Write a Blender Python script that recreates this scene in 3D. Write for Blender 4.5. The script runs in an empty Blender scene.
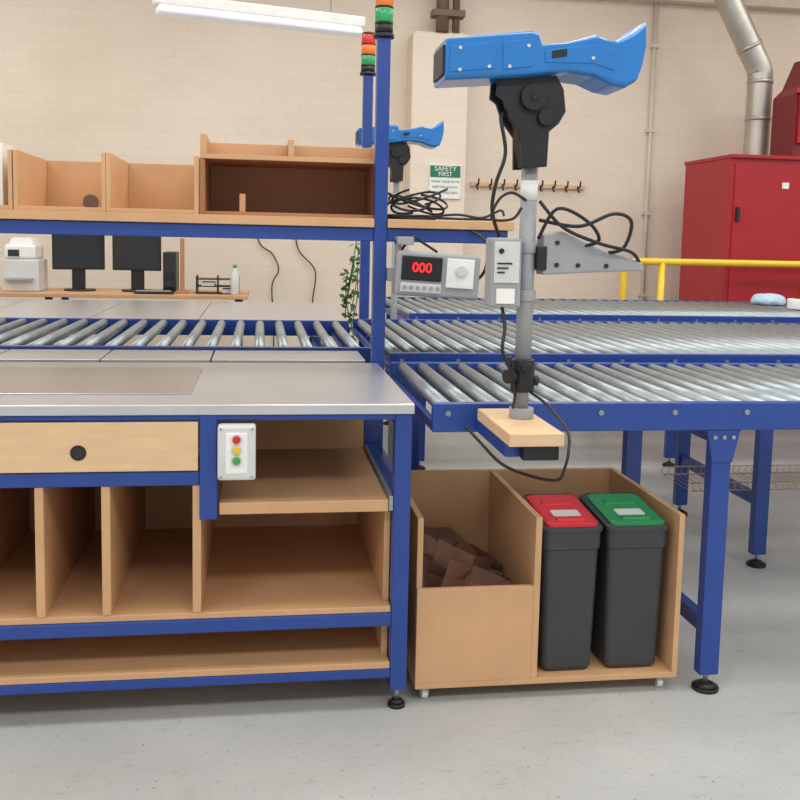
import bpy, bmesh, math, random
from mathutils import Vector, Matrix, noise
random.seed(4)
S=bpy.context.scene
# ------------------------------------------------------------ materials
def lin(c):
    return tuple(((v/255)/12.92 if v/255<=.04045 else (((v/255)+.055)/1.055)**2.4) for v in c)
def mat(name,rgb,rough=.5,metal=0,var=.06,scale=8,bump=0,bscale=60,coat=0,emit=0,stretch=None):
    m=bpy.data.materials.new(name); m.use_nodes=True; nt=m.node_tree; b=nt.nodes['Principled BSDF']
    c=lin(rgb); L=nt.links
    tc=nt.nodes.new('ShaderNodeTexCoord'); vec=tc.outputs['Object']
    if stretch:
        mp=nt.nodes.new('ShaderNodeMapping'); mp.inputs['Scale'].default_value=stretch; L.new(vec,mp.inputs[0]); vec=mp.outputs[0]
    n=nt.nodes.new('ShaderNodeTexNoise'); n.inputs['Scale'].default_value=scale; n.inputs['Detail'].default_value=5; L.new(vec,n.inputs['Vector'])
    r=nt.nodes.new('ShaderNodeValToRGB'); r.color_ramp.elements[0].position=.3; r.color_ramp.elements[1].position=.7
    r.color_ramp.elements[0].color=tuple(max(0,v*(1-var)) for v in c)+(1,); r.color_ramp.elements[1].color=tuple(min(1,v*(1+var)) for v in c)+(1,)
    L.new(n.outputs[0],r.inputs[0]); L.new(r.outputs[0],b.inputs['Base Color'])
    b.inputs['Roughness'].default_value=rough; b.inputs['Metallic'].default_value=metal
    if coat: b.inputs['Coat Weight'].default_value=coat
    if emit:
        b.inputs['Emission Color'].default_value=c+(1,); b.inputs['Emission Strength'].default_value=emit
    if bump:
        n2=nt.nodes.new('ShaderNodeTexNoise'); n2.inputs['Scale'].default_value=bscale; L.new(vec,n2.inputs['Vector'])
        bp=nt.nodes.new('ShaderNodeBump'); bp.inputs['Strength'].default_value=bump; bp.inputs['Distance'].default_value=.01
        L.new(n2.outputs[0],bp.inputs['Height']); L.new(bp.outputs[0],b.inputs['Normal'])
    return m
M={}
M['wood']=mat('mdf_board',(206,162,119),.55,var=.07,scale=5,bump=.03,bscale=200)
M['wood_d']=mat('mdf_board_brown',(178,126,89),.6,var=.08,scale=4)
M['wood_l']=mat('pale_wood',(222,188,146),.5,var=.07,scale=9,stretch=(1,1,6))
M['blue']=mat('blue_powdercoat',(30,66,146),.38,var=.05,coat=.2)
M['steel']=mat('brushed_stainless',(206,206,207),.34,.75,var=.05,scale=14,stretch=(.4,6,1))
M['steel2']=mat('stainless_lid',(186,181,177),.3,.8,var=.08,scale=10,stretch=(.5,5,1))
M['zinc']=mat('zinc_roller',(158,167,171),.4,.75,var=.12,scale=12)
M['black']=mat('black_plastic',(26,26,28),.45)
M['bin']=mat('charcoal_plastic',(58,60,64),.5,bump=.05,bscale=300)
M['red']=mat('red_lid',(214,34,48),.4)
M['green']=mat('green_lid',(16,138,74),.4)
M['bluep']=mat('glossy_blue_plastic',(24,120,198),.28,coat=.4)
M['grey']=mat('grey_paint',(158,160,163),.45)
M['lgrey']=mat('light_grey_plastic',(212,213,211),.5)
M['white']=mat('white_plastic',(240,240,236),.5)
M['redcab']=mat('red_cabinet_paint',(168,26,38),.45)
M['redd']=mat('dark_red_paint',(122,26,30),.5)
M['yellow']=mat('yellow_paint',(240,202,50),.4)
M['galv']=mat('galvanised_duct',(186,182,174),.4,.7,var=.12,scale=4)
M['kraft']=mat('kraft_paper',(124,88,70),.8,var=.15,scale=10)
M['leaf']=mat('leaf',(50,92,40),.6,var=.3,scale=20)
M['ledred']=mat('led_red',(255,30,30),.5,emit=3)
M['L_red']=mat('lamp_red',(214,44,40),.3,coat=.5)
M['L_amb']=mat('lamp_amber',(236,120,40),.3,coat=.5)
M['L_grn']=mat('lamp_green',(30,160,90),.3,coat=.5)
M['B_red']=mat('button_red',(206,40,34),.35); M['B_grn']=mat('button_green',(60,160,70),.35); M['B_yel']=mat('button_yellow',(232,196,30),.35)
M['tube']=mat('lamp_diffuser',(240,240,246),.4,emit=.15)
M['trim']=mat('trim_paint',(214,204,190),.6)
M['brownp']=mat('brown_downpipe',(118,96,84),.6)
M['basket']=mat('brass_wire',(176,150,110),.4,.6)
M['cloth']=mat('pale_blue_cloth',(180,206,226),.9)
M['screen']=mat('screen_black',(16,17,20),.2,coat=.5)
M['signg']=mat('sign_green',(20,120,84),.5)
# wall : painted brick
def wallmat(name,axis):
    m=bpy.data.materials.new(name); m.use_nodes=True; nt=m.node_tree; b=nt.nodes['Principled BSDF']; L=nt.links
    g=nt.nodes.new('ShaderNodeNewGeometry'); sp=nt.nodes.new('ShaderNodeSeparateXYZ'); L.new(g.outputs['Position'],sp.inputs[0])
    cb=nt.nodes.new('ShaderNodeCombineXYZ'); L.new(sp.outputs[axis],cb.inputs[0]); L.new(sp.outputs[2],cb.inputs[1])
    br=nt.nodes.new('ShaderNodeTexBrick'); L.new(cb.outputs[0],br.inputs['Vector'])
    br.inputs['Scale'].default_value=1; br.inputs['Brick Width'].default_value=.225; br.inputs['Row Height'].default_value=.075; br.inputs['Mortar Size'].default_value=.006; br.inputs['Mortar Smooth'].default_value=1
    c1=lin((236,224,208)); c2=lin((234,221,205)); c3=lin((229,216,200))
    br.inputs['Color1'].default_value=c1+(1,); br.inputs['Color2'].default_value=c2+(1,); br.inputs['Mortar'].default_value=c3+(1,)
    n=nt.nodes.new('ShaderNodeTexNoise'); n.inputs['Scale'].default_value=.8; n.inputs['Detail'].default_value=6; L.new(g.outputs['Position'],n.inputs['Vector'])
    r=nt.nodes.new('ShaderNodeValToRGB'); r.color_ramp.elements[0].position=.3; r.color_ramp.elements[1].position=.7
    r.color_ramp.elements[0].color=(.91,.88,.85,1); r.color_ramp.elements[1].color=(1,1,1,1); L.new(n.outputs[0],r.inputs[0])
    mx=nt.nodes.new('ShaderNodeMixRGB'); mx.blend_type='MULTIPLY'; mx.inputs[0].default_value=1
    L.new(br.outputs['Color'],mx.inputs[1]); L.new(r.outputs[0],mx.inputs[2]); L.new(mx.outputs[0],b.inputs['Base Color'])
    bp=nt.nodes.new('ShaderNodeBump'); bp.inputs['Strength'].default_value=.14; bp.inputs['Distance'].default_value=.006; bp.invert=True
    L.new(br.outputs['Fac'],bp.inputs['Height']); L.new(bp.outputs[0],b.inputs['Normal']); b.inputs['Roughness'].default_value=.6
    return m
M['wallx']=wallmat('painted_brick_x',0); M['wally']=wallmat('painted_brick_y',1)
# floor
m=bpy.data.materials.new('painted_concrete'); m.use_nodes=True; nt=m.node_tree; b=nt.nodes['Principled BSDF']; L=nt.links
g=nt.nodes.new('ShaderNodeNewGeometry')
def nz(sc,det,e0,e1,c0,c1,rough=.6,stretch=None):
    n=nt.nodes.new('ShaderNodeTexNoise'); n.inputs['Scale'].default_value=sc; n.inputs['Detail'].default_value=det; n.inputs['Roughness'].default_value=rough
    if stretch:
        mp=nt.nodes.new('ShaderNodeMapping'); mp.inputs['Scale'].default_value=stretch; mp.inputs['Rotation'].default_value=(0,0,.5); L.new(g.outputs['Position'],mp.inputs[0]); L.new(mp.outputs[0],n.inputs['Vector'])
    else: L.new(g.outputs['Position'],n.inputs['Vector'])
    r=nt.nodes.new('ShaderNodeValToRGB'); r.color_ramp.elements[0].position=e0; r.color_ramp.elements[1].position=e1
    r.color_ramp.elements[0].color=c0+(1,); r.color_ramp.elements[1].color=c1+(1,); L.new(n.outputs[0],r.inputs[0]); return r.outputs[0]
def mul(a,bb,f=1):
    mx=nt.nodes.new('ShaderNodeMixRGB'); mx.blend_type='MULTIPLY'; mx.inputs[0].default_value=f; L.new(a,mx.inputs[1]); L.new(bb,mx.inputs[2]); return mx.outputs[0]
base=nz(1.3,6,.3,.7,lin((174,175,173)),lin((192,193,190)))
sp1=nz(55,4,.33,.37,(.50,.48,.45),(1,1,1),.7)
sp2=nz(9,10,.37,.43,(.74,.73,.70),(1,1,1),.85,(1,4,1))
sp3=nz(4,10,.56,.72,(1,1,1),(.86,.86,.85),.75)
sp4=nz(7,10,.60,.70,(1,1,1),(1.08,1.08,1.08),.8)
L.new(mul(mul(mul(mul(base,sp1),sp2),sp3),sp4),b.inputs['Base Color']); b.inputs['Roughness'].default_value=.42
M['floor']=m
# ------------------------------------------------------------ geometry helper
class G:
    def __init__(s): s.bm=bmesh.new()
    def box(s,x0,x1,y0,y1,z0,z1):
        v=[s.bm.verts.new(p) for p in [(x0,y0,z0),(x1,y0,z0),(x1,y1,z0),(x0,y1,z0),(x0,y0,z1),(x1,y0,z1),(x1,y1,z1),(x0,y1,z1)]]
        for f in [(0,3,2,1),(4,5,6,7),(0,1,5,4),(1,2,6,5),(2,3,7,6),(3,0,4,7)]: s.bm.faces.new([v[i] for i in f])
        return s
    def loft(s,rings,smooth=False,cap=True):
        R=[[s.bm.verts.new(p) for p in r] for r in rings]; n=len(R[0])
        for a,b_ in zip(R,R[1:]):
            for i in range(n):
                f=s.bm.faces.new([a[i],a[(i+1)%n],b_[(i+1)%n],b_[i]]); f.smooth=smooth
        if cap: s.bm.faces.new(list(reversed(R[0]))); s.bm.faces.new(R[-1])
        return s
    def cyl(s,p0,p1,r,seg=16,r2=None,smooth=True):
        p0=Vector(p0);p1=Vector(p1); r2=r if r2 is None else r2
        d=(p1-p0).normalized(); a=d.orthogonal().normalized(); c=d.cross(a)
        def ring(p,q): return [p+a*q*math.cos(2*math.pi*i/seg)+c*q*math.sin(2*math.pi*i/seg) for i in range(seg)]
        return s.loft([ring(p0,r),ring(p1,r2)],smooth)
    def tube(s,pts,r,seg=8):
        P=[Vector(p) for p in pts]
        Q=[]
        for i in range(len(P)-1):
            a=P[max(i-1,0)];b_=P[i];c=P[i+1];d=P[min(i+2,len(P)-1)]
            for k in range(6):
                t=k/6; Q.append(.5*((2*b_)+(c-a)*t+(2*a-5*b_+4*c-d)*t*t+(3*b_-a-3*c+d)*t**3))
        Q.append(P[-1]); rings=[]; up=None
        for i,q in enumerate(Q):
            d=(Q[min(i+1,len(Q)-1)]-Q[max(i-1,0)]).normalized()
            if up is None: up=d.orthogonal().normalized()
            up=(up-d*up.dot(d)).normalized(); c=d.cross(up)
            rings.append([q+up*r*math.cos(2*math.pi*k/seg)+c*r*math.sin(2*math.pi*k/seg) for k in range(seg)])
        return s.loft(rings,True)
    def prism(s,prof,y0,y1,smooth=False):   # profile in XZ
        return s.loft([[(x,y0,z) for x,z in prof],[(x,y1,z) for x,z in prof]],smooth)
    def rot(s,c,ax,ang):
        bmesh.ops.rotate(s.bm,cent=c,matrix=Matrix.Rotation(ang,3,ax),verts=s.bm.verts); return s
    def out(s,name,mt,par=None,bev=0,seg=2):
        me=bpy.data.meshes.new(name); bmesh.ops.recalc_face_normals(s.bm,faces=s.bm.faces); s.bm.to_mesh(me); s.bm.free()
        me.materials.append(M[mt] if isinstance(mt,str) else mt)
        o=bpy.data.objects.new(name,me); S.collection.objects.link(o)
        if par: o.parent=par
        if bev:
            md=o.modifiers.new('bevel','BEVEL'); md.width=bev; md.segments=seg; md.limit_method='ANGLE'; md.angle_limit=math.radians(40)
        return o
def E(name):
    o=bpy.data.objects.new(name,None); S.collection.objects.link(o); return o
def B(name,mt,par,x0,x1,y0,y1,z0,z1,bev=.002): return G().box(x0,x1,y0,y1,z0,z1).out(name,mt,par,bev)
def text(body,name,mt,par,loc,size,rot=(math.pi/2,0,0)):
    c=bpy.data.curves.new(name,'FONT'); c.body=body; c.size=size; c.extrude=.0005; c.align_x='CENTER'; c.align_y='CENTER'; c.materials.append(M[mt])
    o=bpy.data.objects.new(name,c); S.collection.objects.link(o); o.location=loc; o.rotation_euler=rot; o.parent=par; return o
# ------------------------------------------------------------ room
B('floor','floor',None,-6,9,-3,9.2,-.1,0,0)
B('wall_back','wallx',None,-6,9,9.0,9.2,0,4.3,0)
B('wall_left','wally',None,-6.2,-6,-3,9.2,0,4.3,0)
B('wall_right','wally',None,9,9.2,-3,9.2,0,4.3,0)
B('ceiling','white',None,-6,9,-3,9.2,4.3,4.4,0)
B('trim_1','trim',None,-6,9,8.86,9.0,3.72,3.9,.01)
G().box(1.34,1.86,8.7,9,0,3.27).box(1.36,1.84,8.78,9,3.27,3.30).out('wall_pilaster','wallx',None,.01)
o=E('downpipe'); G().cyl((1.62,8.78,3.30),(1.62,8.78,4.3),.06).cyl((1.75,8.80,3.30),(1.75,8.80,4.3),.035).out('pipes','brownp',o)
G().box(1.52,1.82,8.71,8.86,3.43,3.49).out('clamp','brownp',o,.005)
o=E('conduit_pipe'); g=G().cyl((3.74,8.97,.0),(3.74,8.97,3.72),.018)
for z in (.9,1.7,2.5,3.3): g.box(3.70,3.78,8.95,9.0,z,z+.03)
g.out('conduit','trim',o)
# coat hooks
o=E('coat_hook_rail'); B('board','wood_l',o,1.97,3.10,8.97,9.0,1.93,1.97)
g=G()
for i in range(9):
    x=2.03+i*.125; g.tube([(x,8.97,1.95),(x,8.92,1.94),(x,8.90,1.96),(x,8.89,2.0)],.008,6); g.tube([(x,8.97,1.94),(x,8.94,1.90),(x,8.92,1.91)],.007,6)
g.out('hooks','black',o)
# sign
o=E('safety_sign'); B('panel','white',o,1.52,1.81,8.68,8.70,1.79,2.10,.003)
B('header','signg',o,1.525,1.805,8.675,8.682,1.985,2.09,.001)
text('SAFETY','title_1','white',o,(1.665,8.673,2.06),.062); text('FIRST','title_2','white',o,(1.665,8.673,2.012),.055)
for i,tx in enumerate(['WEAR YOUR HI VIS','KEEP WALKWAYS','CLEAR AND SAFE']): text(tx,'line_%d'%i,'signg',o,(1.665,8.678,1.945-i*.05),.03)
# ceiling light tubes
def batten(xa,ya,xb,yb,z):
    o=E('fluorescent_light_fitting')
    L_=math.hypot(xb-xa,yb-ya); ang=math.atan2(yb-ya,xb-xa)
    c=((xa+xb)/2,(ya+yb)/2)
    def T(g): 
        bmesh.ops.transform(g.bm,matrix=Matrix.Translation((c[0],c[1],z))@Matrix.Rotation(ang,4,'Z'),verts=g.bm.verts); return g
    T(G().box(-L_/2,L_/2,-.05,.05,.02,.09)).out('housing','white',o,.01)
    T(G().box(-L_/2+.02,L_/2-.02,-.06,.06,-.035,.02)).out('diffuser','tube',o,.02,3)
    T(G().cyl((-L_/3,0,.09),(-L_/3,0,4.3-z),.005,6).cyl((L_/3,0,.09),(L_/3,0,4.3-z),.005,6)).out('suspension','grey',o)
batten(-.68,6.31,.68,6.67,2.82); batten(-2.95,5.85,-1.56,6.2,2.88)
# ------------------------------------------------------------ packing bench
o=E('packing_bench')
X0,X1=-1.75,.445; YF,YB=2.70,3.60
B('steel_top','steel',o,X0,X1,YF-.01,YB,.905,.935,.003)
g=G(); g.box(-1.15,-.205,2.87,3.43,.935,.939); g.out('steel_lid','steel2',o,.002)
g=G()
for x in (X0,.39):
    for y in (YF,YB-.05): g.box(x,x+.05,y,y+.05,.06,.905)
g.box(X0+.05,.39,YF,YF+.04,.887,.905).box(X0+.05,.39,YB-.04,YB,.85,.905)
g.box(X0+.05,-.17,YF,YF+.04,.70,.742).box(-.17,-.12,YF-.005,YF+.045,.60,.905)
g.box(X0+.05,.39,YF,YF+.04,.262,.303).box(X0+.05,.39,YF+.0,YF+.04,.10,.13)
g.box(X0+.05,.39,YB-.04,YB,.262,.303).box(X0+.05,.39,YB-.04,YB,.10,.13)
for x in (X0+.005,.395):
    g.box(x,x+.04,YF+.05,YB-.05,.262,.303).box(x,x+.04,YF+.05,YB-.05,.10,.13).box(x,x+.04,YF+.05,YB-.05,.86,.905).box(x,x+.04,YF+.05,YB-.05,.60,.635)
g.out('frame','blue',o,.004)
g=G().box(X0+.05,.388,YF+.005,YB-.06,.304,.322).box(X0+.05,.388,YF+.0,YB-.06,.131,.150)
g.box(X0+.05,.388,YB-.075,YB-.06,.15,.86)
g.box(.370,.388,YF+.05,YB-.076,.323,.60).box(.370,.388,YF+.06,YB-.076,.15,.262)
g.out('shelf_boards','wood',o,.0015)
g=G()
for x in (-1.30,-1.09,-.85,-.622,-.442,-.190): g.box(x,x+.024,YF+.004,YB-.08,.323,.70)
g.out('vertical_dividers','wood',o,.0015)
B('divider_top_board','wood_d',o,X0+.05,-.166,YF+.05,YB-.08,.702,.72)
B('drawer_front','wood_l',o,X0+.055,-.174,YF-.008,YF+.012,.745,.885,.002)
B('drawer_box','wood_d',o,X0+.06,-.18,YF+.045,YB-.1,.75,.87,.002)
G().cyl((-.50,YF-.011,.80),(-.50,YF-.004,.80),.022,24).out('drawer_hole_ring','black',o,.002)
G().cyl((-.50,YF-.0125,.80),(-.50,YF-.0108,.80),.014,24).out('drawer_hole','screen',o)
B('pull_out_shelf','wood',o,-.115,.375,YF+.004,3.40,.612,.647,.002)
g=G()
g.box(.376,.388,YF+.0,3.4,.615,.66).box(-.119,-.116,YF+.05,3.4,.615,.66); g.out('drawer_runners','zinc',o,.001)
def feet(par,pts,top,r=.026,mt='black'):
    g=G(); h=G()
    for x,y in pts:
        g.cyl((x,y,0),(x,y,.012),r,20).cyl((x,y,.012),(x,y,.024),r*.95,20,r*.5)
        h.cyl((x,y,.022),(x,y,top),.008,10).cyl((x,y,top-.012),(x,y,top),.014,6,smooth=False)
    g.out('foot_pads',mt,par); h.out('foot_screws','zinc',par)
feet(o,[(x+.025,y+.025) for x in (X0,.39) for y in (YF,YB-.05)],.07)
B('control_box','lgrey',o,-.118,-.012,YF-.05,YF-.006,.725,.882,.008)
B('control_box_plate','white',o,-.095,-.035,YF-.053,YF-.049,.745,.862,.003)
for z,mm in ((.845,'B_red'),(.815,'B_yel'),(.785,'B_grn')):
    G().cyl((-.065,YF-.052,z),(-.065,YF-.060,z),.015,20).out('bezel','lgrey',o,.001)
    G().cyl((-.065,YF-.060,z),(-.065,YF-.068,z),.011,20).out('push_button',mm,o,.002)
g=G()
for x in (-.108,-.022):
    for z in (.735,.872): g.cyl((x,YF-.05,z),(x,YF-.053,z),.004,10)
g.out('screws','grey',o)
# ------------------------------------------------------------ left tables and conveyors
def plates(name,x0,x1,y0,y1,z,seams,legs=True):
    o=E(name); xs=[x0]+seams+[x1]; g=G()
    for a,b_ in zip(xs,xs[1:]): g.box(a+.003,b_-.003,y0,y1,z-.012,z)
    g.out('steel_plates','steel',o,.002)
    f=G().box(x0,x1,y0,y0+.04,z-.07,z-.013).box(x0,x1,y1-.04,y1,z-.07,z-.013)
    for x in (x0,(x0+x1)/2,x1-.05):
        f.box(x,x+.05,y0,y0+.04,.0,z-.07).box(x,x+.05,y1-.04,y1,0,z-.07)
    f.out('frame','blue',o,.003)
plates('steel_transfer_table',-2.6,.41,3.68,3.99,.935,[-1.75,-1.0,-.60,-.19])
plates('steel_transfer_table',-3.6,.50,5.40,6.95,.935,[-2.4,-1.6,-.95,-.35])
def conveyor(x0,x1,y0,y1,zt,pitch,legs,endcap=True,rail=.087,bolts=3,low=.26):
    o=E('roller_conveyor')
    g=G()
    for a,b_ in ((y0,y0+.028),(y1-.028,y1)): g.box(x0,x1,a,b_,zt-rail,zt)
    g.box(x0,x0+.02,y0+.028,y1-.028,zt-rail,zt-.055)
    n=int((x1-x0)/1.2)
    for i in range(n+1):
        x=x0+.1+i*(x1-x0-.2)/max(n,1); g.box(x,x+.04,y0+.028,y1-.028,zt-rail,zt-.06)
    g.out('side_rails','blue',o,.004)
    r=G(); x=x0+.045
    e=G(); k=0
    while x<x1-.03:
        r.cyl((x,y0+.032,zt-.024),(x,y1-.032,zt-.024),.0235,14)
        if k%bolts==0: e.cyl((x,y0,zt-.03),(x,y0-.006,zt-.03),.009,6,smooth=False)
        x+=pitch; k+=1
    r.out('rollers','zinc',o); e.out('axle_bolts','zinc',o)
    f=G(); pts=[]
    for lx,ya,yb in legs:
        for y in (ya,yb):
            f.box(lx-.032,lx+.032,y-.022,y+.022,.055,zt-rail)
            pts.append((lx,y))
        yy=ya-.022-.006
        f.loft([[(lx-.055,yy,zt-.088),(lx+.055,yy,zt-.088),(lx+.034,yy,zt-.19),(lx-.034,yy,zt-.19)],[(lx-.055,yy+.006,zt-.088),(lx+.055,yy+.006,zt-.088),(lx+.034,yy+.006,zt-.19),(lx-.034,yy+.006,zt-.19)]])
        f.box(lx-.055,lx+.055,ya-.03,ya+.03,zt-rail-.008,zt-rail)
        f.box(lx-.02,lx+.02,ya+.022,yb-.022,low-.03,low+.02)
        f.box(lx-.02,lx+.02,ya+.022,yb-.022,zt-rail-.05,zt-rail-.005)
    f.out('legs','blue',o,.004)
    e=G()
    for lx,ya,yb in legs:
        for dx in (-.03,0,.03): e.cyl((lx+dx,ya-.028,zt-.11),(lx+dx,ya-.034,zt-.11),.007,6,smooth=False)
    e.out('leg_bolts','zinc',o)
    feet(o,pts,.07,.042)
    return o
conveyor(.50,3.40,2.70,3.64,.935,.078,[(1.415,2.735,3.42),(2.95,2.735,3.42)],low=.21)
mid=conveyor(.52,5.6,3.78,5.42,.952,.078,[(.62,3.83,5.3),(2.19,3.83,4.62),(3.8,3.83,5.3),(5.4,3.83,5.3)],low=.30)
conveyor(.88,6.4,5.62,7.2,.972,.085,[(.97,5.67,7.1),(2.6,5.67,7.1),(4.4,5.67,7.1),(6.1,5.67,7.1)])
conveyor(-3.2,.49,4.02,5.36,.945,.105,[(-2.8,4.07,5.3),(-1.2,4.07,5.3),(.3,4.07,5.3)])
# wire basket resting on the lower stringers of the middle conveyor
g=G()
for z in (.325,.362):
    g.tube([(1.90,3.9,z),(2.95,3.9,z)],.003,6); g.tube([(1.90,4.2,z),(2.95,4.2,z)],.003,6)
for i in range(33):
    x=1.90+i*.0328; g.tube([(x,3.9,.362),(x,3.9,.325),(x,4.2,.325),(x,4.2,.362)],.0014,4)
g.out('wire_basket','basket',mid)
# ------------------------------------------------------------ overhead shelf and signal towers
o=E('overhead_shelf')
YS=3.62
g=G().box(-2.45,-2.40,YS+.003,YS+.05,0,1.40)
g.box(-2.6,.424,YS+.004,YS+.045,1.40,1.452).box(.476,.95,YS+.004,YS+.045,1.40,1.452).box(-2.6,.95,4.08,4.12,1.41,1.452)
for x in (-2.4,-1.2,.43,.90): g.box(x,x+.04,YS+.051,4.08,1.41,1.452)
g.out('frame','blue',o,.004)
g=G().box(-2.6,.424,YS-.012,4.16,1.4525,1.486).box(.476,.97,YS-.012,4.16,1.4525,1.486).box(.424,.476,YS+.052,4.16,1.4525,1.486)
g.out('shelf_board','wood',o,.002)
def tower(par,x,y,z0,r,segs):
    G().cyl((x,y,z0),(x,y,z0+.015),r*1.15,20).cyl((x,y,z0+.015),(x,y,z0+.05),r,20).out('lamp_base','black',par)
    z=z0+.05
    for c in segs:
        G().cyl((x,y,z),(x,y,z+.006),r*1.02,20).out('lamp_ring','black',par)
        G().cyl((x,y,z+.006),(x,y,z+.058),r,20).out('lamp_segment',c,par,.003); z+=.058
    G().cyl((x,y,z),(x,y,z+.012),r*1.02,20,r*.8).out('lamp_cap','black',par)
o=E('signal_tower_light'); B('post','blue',o,.425,.475,YS,YS+.05,.0,2.16,.004); tower(o,.45,YS+.025,2.16,.034,['L_grn','L_amb','L_red'])
o=E('signal_tower_light'); B('post','blue',o,.565,.620,5.46,5.515,0,2.33,.005); tower(o,.592,5.49,2.33,.040,['L_grn','L_amb','L_red'])
# pigeon hole boxes
z0=1.4862
def cubby(x0,x1,y0,y1,za,zb,t=.015,top=False):
    g=G().box(x0,x0+t,y0,y1,za,zb).box(x1-t,x1,y0,y1,za,zb).box(x0+t,x1-t,y0,y1,za,za+t).box(x0+t,x1-t,y1-t,y1,za+t,zb)
    if top: g.box(x0+t,x1-t,y0,y1-t,zb-t,zb)
    return g
o=E('pigeonhole_unit')
YA=3.70
cubby(-.228,.455,YA,4.13,z0,1.714,top=True).out('carcass','wood_d',o,.0015)
g=G().box(-.230,-.208,YA-.002,YA+.30,1.7145,1.788).box(.100,.122,YA-.002,YA+.30,1.7145,1.778).box(.436,.457,YA-.002,YA+.30,1.7145,1.778).box(-.208,.100,YA+.12,YA+.135,1.7145,1.768).box(.122,.436,YA+.12,YA+.135,1.7145,1.768)
g.box(-.230,-.226,YA-.004,YA,z0,1.714).box(-.230,.457,YA-.005,YA-.0005,1.697,1.7145)
g.out('top_tray','wood',o,.0015)
B('inner_block','wood',o,-.085,-.062,YA+.05,YA+.09,z0+.016,z0+.085)
o=E('pigeonhole_unit')
cubby(-.885,-.563,YS+.0,4.13,z0,1.70).out('left_bay','wood',o,.0015)
cubby(-.562,-.232,YS+.0,4.13,z0,1.70).out('right_bay','wood',o,.0015)
G().cyl((-.70,4.116,1.535),(-.70,4.1135,1.535),.032,24).out('cable_hole','brownp',o)
o=E('pigeonhole_unit'); cubby(-1.30,-.888,YS+.0,4.13,z0,1.70).out('bay','wood',o,.0015)
B('stored_box','white',o,-1.09,-.945,YS+.1,YS+.25,z0+.016,1.73)
# ------------------------------------------------------------ scale display
o=E('weighing_scale_display')
def R(g): return g.rot((.65,3.5,1.285),'Y',.05)
R(G().box(.495,.815,3.50,3.585,1.195,1.362)).out('case','grey',o,.012,3)
R(G().box(.515,.668,3.494,3.502,1.255,1.345)).out('front_panel','black',o,.004)
R(G().box(.685,.79,3.492,3.502,1.235,1.345)).out('printer_panel','white',o,.003)
R(G().box(.515,.668,3.494,3.502,1.21,1.245)).out('keypad_strip','lgrey',o,.003)
R(G().cyl((.74,3.492,1.30),(.74,3.485,1.30),.022,20)).out('dial','lgrey',o,.002)
text('000','digits','ledred',o,(.592,3.491,1.305),.050,(math.pi/2,.05,0))
g=G()
for i in range(6): g.cyl((.530+i*.025,3.494,1.228),(.530+i*.025,3.490,1.228),.008,12)
R(g).out('buttons','grey',o)
g=G().box(.50,.56,3.50,3.59,1.39,1.42).box(.50,.52,3.54,3.59,1.34,1.41).box(.476,.52,3.585,3.61,1.25,1.30).box(.476,.50,3.60,3.655,1.25,1.30)
g.out('mounting_bracket','grey',o,.003)
g=G().tube([(.52,3.55,1.37),(.56,3.53,1.42),(.60,3.55,1.40),(.66,3.56,1.365)],.005).tube([(.80,3.55,1.25),(.84,3.53,1.30),(.85,3.55,1.40),(.80,3.6,1.448)],.006); g.out('cable','black',o)
# ------------------------------------------------------------ dispenser
def disp(px,py,zb,sc,full=True):
    o=E('paper_void_fill_machine')
    def X(u): return px+(-.264+(u-432)*.00255)*sc+.01
    ZP=1.62
    def Z(u,v): return zb+((1.927-(v-40)*.0026+(u-432)*.00012)-ZP)*sc
    def P(l): return [(X(a),Z(a,b_)) for a,b_ in l]
    w=.085*sc
    body=P([(432,42),(486,37),(520,34),(528,37),(531,48),(556,46),(588,38),(598,42),(610,44),(626,36),(640,25),(641,48),(638,68),(633,84),(622,90),(606,87),(588,79),(560,75),(540,76),(520,78),(480,80),(432,82)])
    g=G()
    def sh(l,k,cz): return [(x,cz+(z-cz)*k) for x,z in l]
    cz=sum(p[1] for p in body)/len(body)
    prof=[(-w,.86),(-w*.93,.95),(-w*.8,1.0),(w*.8,1.0),(w*.93,.95),(w,.86)]
    g.loft([[(x,py+yy,z) for x,z in sh(body,k,cz)] for yy,k in prof])
    g.out('blue_shell','bluep',o,.003*sc)
    g=G().prism(P([(436,50),(482,46),(482,72),(436,75)]),py-w-.003,py-w+.01).prism(P([(490,46),(521,43),(521,70),(490,73)]),py-w-.004,py-w+.01).prism(P([(534,54),(590,48),(612,56),(608,74),(585,67),(534,66)]),py-w-.003,py-w+.01)
    g.out('side_panels','bluep',o,.002*sc)
    g=G().prism(P([(430,48),(434,48),(434,76),(430,76)]),py-w*.8,py+w*.8).prism(P([(541,55),(556,53),(556,60),(541,62)]),py-w-.006,py-w+.005)
    g.out('outlet_slot','black',o)
    g=G()
    for u,v in ((446,73),(446,52),(476,70),(497,70),(584,62),(516,50)):
        g.cyl((X(u),py-w-.002,Z(u,v)),(X(u),py-w-.007,Z(u,v)),.0045*sc,8)
    g.out('screws','lgrey',o)
    br=P([(490,80),(500,77),(552,76),(560,90),(563,112),(556,124),(546,132),(545,167),(517,168),(516,135),(503,118),(496,100),(489,95)])
    g=G().prism(br,py-.045*sc,py-.030*sc).prism(br,py+.030*sc,py+.045*sc).prism(P([(505,84),(550,82),(548,120),(541,165),(520,166),(512,118)]),py-.03*sc,py+.03*sc)
    g.cyl((X(527),py-.062*sc,Z(527,98)),(X(527),py+.05*sc,Z(527,98)),.035*sc,24).cyl((X(541),py-.06*sc,Z(541,118)),(X(541),py+.05*sc,Z(541,118)),.022*sc,20)
    g.out('tilt_bracket','black',o,.002*sc)
    g=G().cyl((X(527),py-.067*sc,Z(527,98)),(X(527),py-.061*sc,Z(527,98)),.010*sc,8); g.out('pivot_bolt','black',o,.001)
    return o,X,Z
PX,PY=.715,2.52
o,fX,fZ=disp(PX,PY,1.62,1.0)
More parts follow.
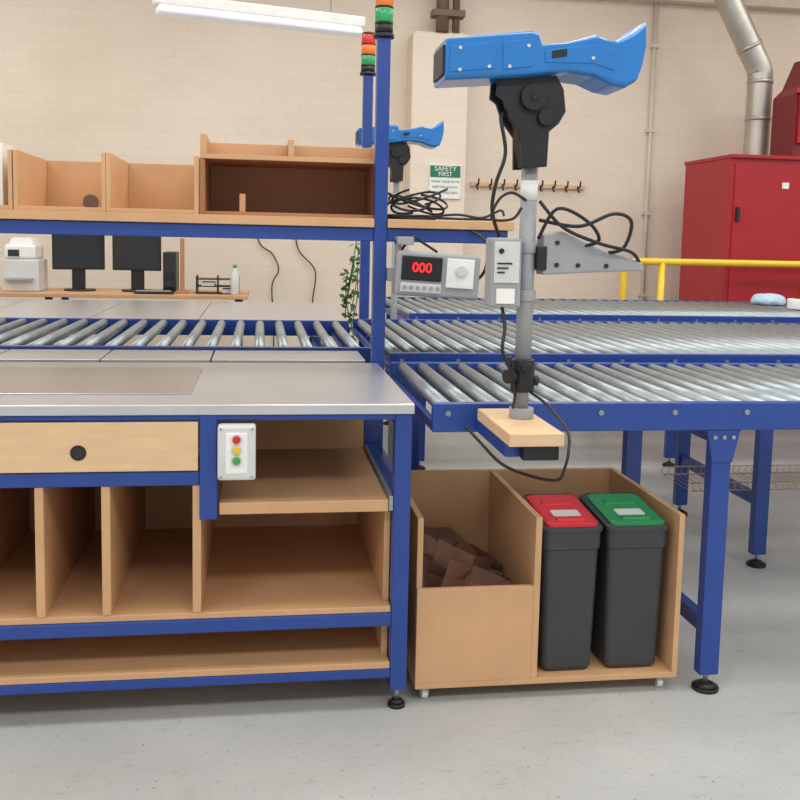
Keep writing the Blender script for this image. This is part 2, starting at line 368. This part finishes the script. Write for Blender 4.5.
G().cyl((PX,PY,.945),(PX,PY,1.66),.0185,20).out('pole','grey',o)
G().cyl((PX,PY,1.05),(PX,PY,1.63),.0225,20).out('pole_sleeve','grey',o)
G().cyl((PX,PY,.926),(PX,PY,.955),.034,20).out('pole_flange','grey',o,.002)
B('wooden_base','wood_l',o,.625,.770,2.30,2.665,.892,.926,.003)
g=G().box(.630,.765,2.36,2.694,.852,.8915); g.out('base_bracket','blue',o,.003)
B('base_bracket_block','black',o,.670,.765,2.325,2.36,.850,.891,.003)
g=G().cyl((PX,PY,1.0),(PX,PY,1.09),.033,20).cyl((PX-.03,PY-.02,1.045),(PX-.055,PY-.03,1.045),.02,12).cyl((PX+.03,PY,1.03),(PX+.045,PY,1.03),.014,12).cyl((PX,PY-.03,1.07),(PX,PY-.05,1.07),.015,12)
g.cyl((PX-.045,PY-.025,1.07),(PX-.045,PY-.025,1.10),.008,10)
g.out('height_clamp','black',o,.003)
G().cyl((PX,PY,1.522),(PX,PY,1.575),.0235,20).out('label','white',o)
G().cyl((PX,PY,1.38),(PX,PY,1.41),.028,20).cyl((PX,PY,1.25),(PX,PY,1.28),.028,20).out('collars','grey',o,.002)
B('control_box','grey',o,.605,.688,2.47,2.545,1.235,1.42,.006)
B('control_panel','lgrey',o,.612,.681,2.465,2.471,1.30,1.41,.002)
g=G()
for i in range(3): g.box(.62,.660-i*.01,2.462,2.466,1.35-i*.012,1.354-i*.012)
g.cyl((.63,2.466,1.385),(.63,2.460,1.385),.007,12)
g.out('control_print','black',o)
B('rating_plate','white',o,.62,.67,2.464,2.471,1.245,1.285,.001)
g=G().prism([(.752,1.43),(.80,1.443),(.905,1.40),(1.035,1.362),(1.038,1.338),(.90,1.332),(.752,1.322)],2.49,2.56)
g.out('side_arm','grey',o,.006)
g=G()
for x,z in ((.79,1.35),(.85,1.35),(.93,1.35),(.79,1.41)): g.cyl((x,2.49,z),(x,2.485,z),.006,10)
g.out('side_arm_screws','black',o)
B('arm_clamp','black',o,.735,.762,2.485,2.555,1.335,1.40,.003)
g=G()
q=PY-.03
g.tube([(fX(500),q,fZ(500,112)),(.615,2.46,1.73),(.628,2.45,1.64),(.605,2.45,1.56),(.60,2.46,1.49),(.63,2.5,1.425)],.005)
g.tube([(.645,2.5,1.235),(.65,2.48,1.18),(.64,2.46,1.12),(.665,2.47,1.07),(.69,2.5,1.0),(.68,2.48,.96)],.005)
g.tube([(.735,2.5,1.0),(.765,2.45,.975),(.785,2.33,.93),(.778,2.29,.885),(.768,2.285,.84),(.755,2.30,.805),(.71,2.38,.795),(.66,2.50,.80),(.62,2.60,.84),(.59,2.66,.875)],.0042)
g.tube([(.74,2.5,1.42),(.78,2.47,1.50),(.86,2.46,1.47),(.90,2.47,1.42),(.86,2.50,1.40)],.005)
g.tube([(.74,2.5,1.47),(.84,2.46,1.455),(.93,2.45,1.49),(.985,2.46,1.47),(.97,2.47,1.40),(.93,2.5,1.385)],.005)
g.tube([(.74,2.5,1.52),(.80,2.47,1.45),(.90,2.46,1.41),(.99,2.47,1.39),(1.03,2.5,1.36)],.005)
g.tube([(.69,2.5,1.50),(.66,2.48,1.47),(.60,2.46,1.47),(.62,2.47,1.52),(.66,2.49,1.54),(.70,2.49,1.52)],.004)
g.out('cables','black',o)
o,_,_=disp(.798,5.70,1.765,.95)
G().cyl((.798,5.70,.0),(.798,5.70,1.80),.019,20).out('pole','grey',o)
G().cyl((.798,5.70,0),(.798,5.70,.02),.05,20).out('base','grey',o)
# cable bundle on shelf end
o=E('cable_bundle'); g=G()
for k in range(7):
    cx,cy=.57+.05*random.random(),3.72+.05*random.random(); pts=[]
    rx=.06+.05*random.random(); a0=random.random()*6
    for i in range(14):
        a=a0+i*.5; pts.append((max(cx+rx*1.2*math.cos(a),.485),cy+rx*.6*math.sin(a),1.4925+.012*k*.8+.030*(math.sin(a*1.3+k)+1)*(k>1)))
    g.tube(pts,.005,6)
g.tube([(.62,3.7,1.495),(.75,3.66,1.51),(.85,3.65,1.50),(.92,3.64,1.53),(.93,3.62,1.51)],.005)
g.tube([(.60,3.7,1.495),(.70,3.68,1.495),(.80,3.7,1.495),(.90,3.68,1.495)],.005)
g.out('loops','black',o)
# ------------------------------------------------------------ bin trolley
o=E('bin_trolley')
TX0,TX1,TY0,TY1=.472,1.315,2.73,3.35; t=.018; ZB=.045; ZT=.575
g=G().box(TX0,TX1,TY0,TY1,ZB,ZB+t)
g.box(TX0,TX0+t,TY0+t,TY1-t,ZB+t,ZT).box(TX1-t,TX1,TY0,TY1-t,ZB+t,ZT).box(TX0,TX1,TY1-t,TY1,ZB+t,ZT)
g.box(TX0,.835,TY0,TY0+t,ZB+t,.360).box(.835,.855,TY0,TY1-t,ZB+t,ZT)
g.out('carcass','wood',o,.0015)
g=G();h=G()
for x in (TX0+.035,TX1-.045):
    for y in (TY0+.035,TY1-.05):
        g.cyl((x-.009,y,.018),(x+.009,y,.018),.018,20); h.box(x-.014,x-.011,y-.01,y+.01,.013,.041).box(x+.011,x+.014,y-.01,y+.01,.013,.041).box(x-.022,x+.022,y-.022,y+.022,.040,.0448)
g.out('castor_wheels','lgrey',o,.002); h.out('castor_forks','zinc',o)
# folded sheets of kraft paper leaning in the left compartment
o=E('crumpled_kraft_paper')
for k,(cx,cy,rz,side,back,w_,h_,fold) in enumerate([(.56,3.02,.15,.05,.30,.17,.40,.03),(.60,3.12,-.15,.25,.15,.22,.38,.04),(.62,2.92,.25,.45,.25,.20,.37,-.04),(.68,3.16,-.20,.40,.1,.22,.31,.04),(.58,2.84,.10,.75,.3,.21,.34,.03),(.65,2.98,-.2,.60,.2,.20,.31,-.03),(.56,2.88,.35,.10,.35,.16,.35,.03),(.72,3.05,.1,.5,.1,.2,.27,.02)]):
    g=G(); N=5; vs=[]
    for i in range(N):
        row=[]
        for j in range(N+2):
            a=(i/(N-1)-.5); u=a*w_; v=j/(N+1)*h_
            n_=noise.noise_vector(Vector((u*8+k*9,v*7,k*3.7)))
            yy=back*(v-h_*.3)*.5+fold*(1-abs(a)*4)+n_.y*.05
            p=Vector((u+n_.x*.02+side*(v-h_*.3)*.7,yy,.066+v*(1-.25*(a+.5))+n_.z*.015*(j>0)))
            p=Matrix.Rotation(rz,3,'Z')@p
            row.append(g.bm.verts.new((min(max(cx+p.x,.495),.829),min(max(cy+p.y,2.755),3.32),max(p.z,.066))))
        vs.append(row)
    for i in range(N-1):
        for j in range(N+1):
            g.bm.faces.new([vs[i][j],vs[i+1][j],vs[i+1][j+1]]); g.bm.faces.new([vs[i][j],vs[i+1][j+1],vs[i][j+1]])
    g.out('sheet','kraft',o)
# bins
def rr(x0,x1,y0,y1,z,r,n=5):
    P=[]
    for cx,cy,a in ((x1-r,y0+r,-90),(x1-r,y1-r,0),(x0+r,y1-r,90),(x0+r,y0+r,180)):
        for i in range(n):
            t_=math.radians(a+90*i/(n-1)); P.append((cx+r*math.cos(t_),cy+r*math.sin(t_),z))
    return P
def binn(x0,x1,y0,y1,lid):
    o=E('recycling_bin'); zb=.0635; dz=-.006
    i_=.014
    g=G().loft([rr(x0+i_+.008,x1-i_-.008,y0+.018,y1-.02,zb,.018),rr(x0+i_,x1-i_,y0+.012,y1-.015,zb+.015,.02),rr(x0+.006,x1-.006,y0+.004,y1-.005,.46,.022),rr(x0+.002,x1-.002,y0-.001,y1-.001,.464,.022),rr(x0+.001,x1-.001,y0-.002,y1,.53,.022)])
    g.out('body','bin',o,.0015)
    def tilt(ring,zf,zk): return [(a,b_,dz+zf+(zk-zf)*(b_-y0)/(y1-y0)) for a,b_,c in ring]
    G().loft([tilt(rr(x0-.004,x1+.004,y0-.006,y1+.004,0,.024),.525,.530),tilt(rr(x0-.004,x1+.004,y0-.006,y1+.004,0,.024),.538,.562),tilt(rr(x0+.004,x1-.004,y0+.004,y1-.004,0,.022),.542,.568)]).out('lid_frame','bin',o,.001)
    G().loft([tilt(rr(x0+.010,x1-.010,y0+.002,y1-.03,0,.016),.530,.561),tilt(rr(x0+.010,x1-.010,y0+.002,y1-.03,0,.02),.549,.576),tilt(rr(x0+.020,x1-.020,y0+.012,y1-.038,0,.018),.553,.580)]).out('lid_flap',lid,o,.001)
    cx=(x0+x1)/2
    G().loft([tilt(rr(cx-.05,cx+.05,y0+.020,y0+.045,0,.01),.5525,.5795),tilt(rr(cx-.046,cx+.046,y0+.024,y0+.041,0,.008),.560,.587)]).out('handle',lid,o,.001)
    G().loft([tilt(rr(cx-.045,cx+.045,y0+.060,y0+.110,0,.006),.5525,.5815),tilt(rr(cx-.045,cx+.045,y0+.060,y0+.110,0,.006),.5533,.5823)]).out('label','lgrey',o)
    G().loft([tilt(rr(cx-.055,cx+.055,y0+.15,y0+.20,0,.01),.5525,.5815),tilt(rr(cx-.05,cx+.05,y0+.155,y0+.195,0,.01),.558,.586)]).out('flap_ridge',lid,o)
    g=G().cyl((x0+.02,y1-.012,.556),(x1-.02,y1-.012,.556),.010,12); g.out('hinge','bin',o)
binn(.868,1.058,2.755,3.04,'red'); binn(1.076,1.276,2.755,3.04,'green')
# ------------------------------------------------------------ red cabinet, duct, rail
o=E('red_cabinet'); B('body','redcab',o,3.84,5.6,7.5,8.36,.0,2.15,.006)
g=G().box(3.88,4.52,7.488,7.50,.1,2.10).box(4.54,5.2,7.488,7.5,.1,2.10); g.out('doors','redcab',o,.004)
G().box(3.83,5.61,7.47,8.37,2.14,2.17).out('top_cap','redcab',o,.004)
B('handle','black',o,3.90,3.93,7.465,7.488,1.62,1.74,.004)
B('notice_plate','white',o,4.3,4.36,7.483,7.488,1.9,1.95,.001)
o=E('red_extraction_hood'); g=G().prism([(4.50,2.171),(5.5,2.171),(5.5,3.05),(4.68,3.05),(4.58,2.80),(4.50,2.72)],7.7,8.08); g.out('hood','redd',o,.006)
g=G().box(4.52,4.60,7.66,7.70,2.3,2.72).box(4.48,5.5,7.66,7.70,2.72,2.76); g.out('hood_flanges','redcab',o,.003)
B('hood_bottle','lgrey',o,4.60,4.66,7.63,7.69,2.76,3.0,.01)
o=E('ventilation_duct')
g=G().tube([(4.46,8.25,2.171),(4.46,8.25,2.5),(4.46,8.25,2.92),(4.44,8.25,3.02),(4.385,8.25,3.12),(4.24,8.25,3.37),(4.10,8.25,3.62),(3.90,8.25,3.97),(3.71,8.25,4.29)],.110,24); g.out('duct','galv',o)
g=G()
for z in (2.2,2.55,2.88): g.cyl((4.46,8.25,z),(4.46,8.25,z+.03),.116,24)
g.cyl((4.345,8.25,3.19),(4.33,8.25,3.217),.118,24); g.out('duct_bands','galv',o)
o=E('yellow_safety_rail'); g=G().tube([(2.98,7.35,1.27),(3.0,7.35,1.275),(3.3,7.35,1.275),(6.0,7.35,1.275)],.028,12)
g.tube([(2.98,7.35,1.27),(2.92,7.35,1.24),(2.90,7.35,1.15),(2.90,7.35,0)],.028,12)
for x in (3.22,4.9): g.cyl((x,7.35,0),(x,7.35,1.27),.028,12)
g.tube([(3.22,7.35,.66),(6,7.35,.66)],.025,12)
for x in (2.90,3.22,4.9): g.cyl((x,7.35,0),(x,7.35,.012),.06,12)
g.out('tubes','yellow',o)
o=E('folded_cloth'); g=G()
bmesh.ops.create_icosphere(g.bm,subdivisions=3,radius=.1,matrix=Matrix.Translation((3.88,6.85,1.0))@Matrix.Diagonal((1.3,1.3,.6,1)))
for v in g.bm.verts:
    v.co+=noise.noise_vector(v.co*14)*.018; v.co.z=max(v.co.z,.973)
g.out('cloth','cloth',o)
o=E('tape_roll'); G().cyl((3.84,6.35,.973),(3.84,6.35,1.045),.085,32).out('roll','white',o,.004); G().cyl((3.84,6.35,1.045),(3.84,6.35,1.047),.035,24).out('core','kraft',o)
# ------------------------------------------------------------ background desk
DZ=.955
o=E('office_desk'); B('desk_top','wood',o,-3.2,-.10,7.35,8.1,DZ-.03,DZ,.004)
g=G()
for x in (-3.15,-1.6,-.2):
    for y in (7.4,8.0): g.box(x,x+.05,y,y+.05,0,DZ-.03)
g.out('legs','blue',o,.003)
o=E('wooden_upright'); G().box(-.62,-.59,7.52,7.56,DZ,1.38).box(-.65,-.56,7.50,7.58,DZ,DZ+.02).out('post','wood_d',o,.003)
def monitor(x0,x1,ang):
    o=E('computer_monitor'); cx=(x0+x1)/2; w=(x1-x0)/2; y=7.7
    def T(g): return g.rot((cx,y,0),'Z',ang)
    T(G().box(cx-w,cx+w,y,y+.03,1.12,1.43)).out('screen_housing','black',o,.006)
    T(G().box(cx-w+.015,cx+w-.015,y-.002,y,1.14,1.415)).out('screen','screen',o)
    T(G().box(cx-w*.6,cx+w*.6,y+.03,y+.06,1.17,1.36)).out('rear_bulge','black',o,.01)
    T(G().box(cx-.05,cx+.05,y+.02,y+.05,DZ+.012,1.2)).out('stand_neck','black',o,.004)
    G().cyl((cx,y+.03,DZ),(cx,y+.03,DZ+.014),.12,24).out('stand_base','black',o)
monitor(-1.60,-1.21,.25); monitor(-1.16,-.78,-.15)
o=E('computer_tower'); B('case','black',o,-.77,-.67,7.72,8.04,DZ,1.27,.01); B('front_bezel','screen',o,-.765,-.675,7.712,7.72,DZ+.01,1.26,.002)
o=E('laser_printer'); B('body','lgrey',o,-1.93,-1.66,7.5,7.8,DZ,1.2,.012); B('top','white',o,-1.91,-1.68,7.5,7.78,1.2,1.31,.02); B('tray','grey',o,-1.90,-1.70,7.44,7.5,1.04,1.06,.004); B('display','screen',o,-1.88,-1.8,7.495,7.5,1.22,1.27,.001)
G().prism([(-1.89,1.31),(-1.70,1.31),(-1.73,1.36),(-1.86,1.36)],7.55,7.75).out('paper_input','white',o,.004)
o=E('document_tray')
g=G()
for z in (DZ+.0,DZ+.055,DZ+.11): g.box(-.50,-.17,7.5,7.75,z,z+.006)
for x in (-.50,-.176,-.34): g.box(x,x+.006,7.5,7.75,DZ,DZ+.14)
g.out('tray','black',o)
G().box(-.46,-.36,7.52,7.7,DZ+.062,DZ+.09).box(-.3,-.2,7.52,7.7,DZ+.007,DZ+.04).out('papers','lgrey',o)
o=E('water_bottle'); g=G()
def ringc(x,y,z,r,n=16): return [(x+r*math.cos(6.2832*i/n),y+r*math.sin(6.2832*i/n),z) for i in range(n)]
g.loft([ringc(-.20,7.44,z,r) for z,r in ((DZ,.028),(DZ+.01,.033),(DZ+.16,.033),(DZ+.19,.014),(DZ+.21,.013))],True); g.out('bottle','lgrey',o)
G().cyl((-.20,7.44,DZ+.21),(-.20,7.44,DZ+.235),.015,12).out('cap','B_grn',o)
o=E('keyboard'); B('tray','black',o,-.95,-.66,7.38,7.5,DZ,DZ+.02,.004); g=G()
for i in range(10):
    for j in range(4): g.box(-.94+i*.026,-.94+i*.026+.022,7.385+j*.027,7.385+j*.027+.022,DZ+.02,DZ+.026)
g.out('keys','grey',o)
o=E('wall_cables'); g=G().tube([(-.05,8.98,1.6),(-.02,8.97,1.35),(.10,8.97,1.25),(.16,8.96,1.1),(.10,8.96,.95),(.12,8.97,.6),(.12,8.97,.3),(.12,8.97,0)],.006).tube([(.30,8.97,1.6),(.34,8.97,1.3),(.50,8.96,1.1),(.48,8.97,.8),(.48,8.97,.4),(.48,8.97,0)],.006); g.out('cable','black',o)
o=E('potted_trailing_plant')
G().loft([ringc(.73,7.7,z,r,20) for z,r in ((0,.10),(.02,.11),(.42,.15),(.44,.16))],True).out('pot','brownp',o)
g=G(); lf=G()
for k in range(6):
    a=random.random()*6.28; pts=[(.73+.04*math.cos(a),7.7+.04*math.sin(a),.43)]
    H_=.6+.4*random.random()
    for j in range(1,6): pts.append((.73+.05*math.cos(a+j*.7),7.7+.05*math.sin(a+j*.8),.43+H_*j/5))
    g.tube(pts,.004,5)
    for p in pts[1:]:
        for q_ in range(3):
            c=Vector(p)+Vector((random.uniform(-.04,.04),random.uniform(-.04,.04),random.uniform(-.05,.05)))
            d=Vector((random.uniform(-1,1),random.uniform(-1,1),random.uniform(-.8,.5))).normalized()*.06; e=d.orthogonal().normalized()*.02
            vv=[lf.bm.verts.new(x) for x in (c-d*.2,c+d*.4+e,c+d,c+d*.4-e)]; lf.bm.faces.new(vv)
g.out('stems','leaf',o); lf.out('leaves','leaf',o)
# ------------------------------------------------------------ lights
def area(x,y,z,sx,sy,p,col=(1,.985,.96)):
    l=bpy.data.lights.new('ceiling_lamp','AREA'); l.shape='RECTANGLE'; l.size=sx; l.size_y=sy; l.energy=p; l.color=col
    o=bpy.data.objects.new('ceiling_lamp',l); S.collection.objects.link(o); o.location=(x,y,z)
for y,p in ((-1,82),(2.2,57),(5.0,55),(7.0,38)):
    for x in (-3,1.5,6): area(x,y,4.2,3.2,.8,p)
w=bpy.data.worlds.new('World'); S.world=w; w.use_nodes=True; w.node_tree.nodes['Background'].inputs[0].default_value=(.93,.96,1,1); w.node_tree.nodes['Background'].inputs[1].default_value=.75
S.view_settings.view_transform='Standard'
# ------------------------------------------------------------ camera
yaw=math.atan(140/950); pit=math.radians(6.05); rho=.022
f=Vector((math.sin(yaw)*math.cos(pit),math.cos(yaw)*math.cos(pit),-math.sin(pit)))
r=Vector((math.cos(yaw),-math.sin(yaw),0)); u=r.cross(f)
r2=r*math.cos(rho)+u*math.sin(rho); u2=u*math.cos(rho)-r*math.sin(rho)
cd=bpy.data.cameras.new('camera'); cd.sensor_width=36; cd.lens=950/800*36; cd.shift_y=-60/800; cd.clip_start=.05
co=bpy.data.objects.new('camera',cd); S.collection.objects.link(co)
mm=Matrix((r2,u2,-f)).transposed().to_4x4(); mm.translation=(0,0,1.41); co.matrix_world=mm
S.camera=co
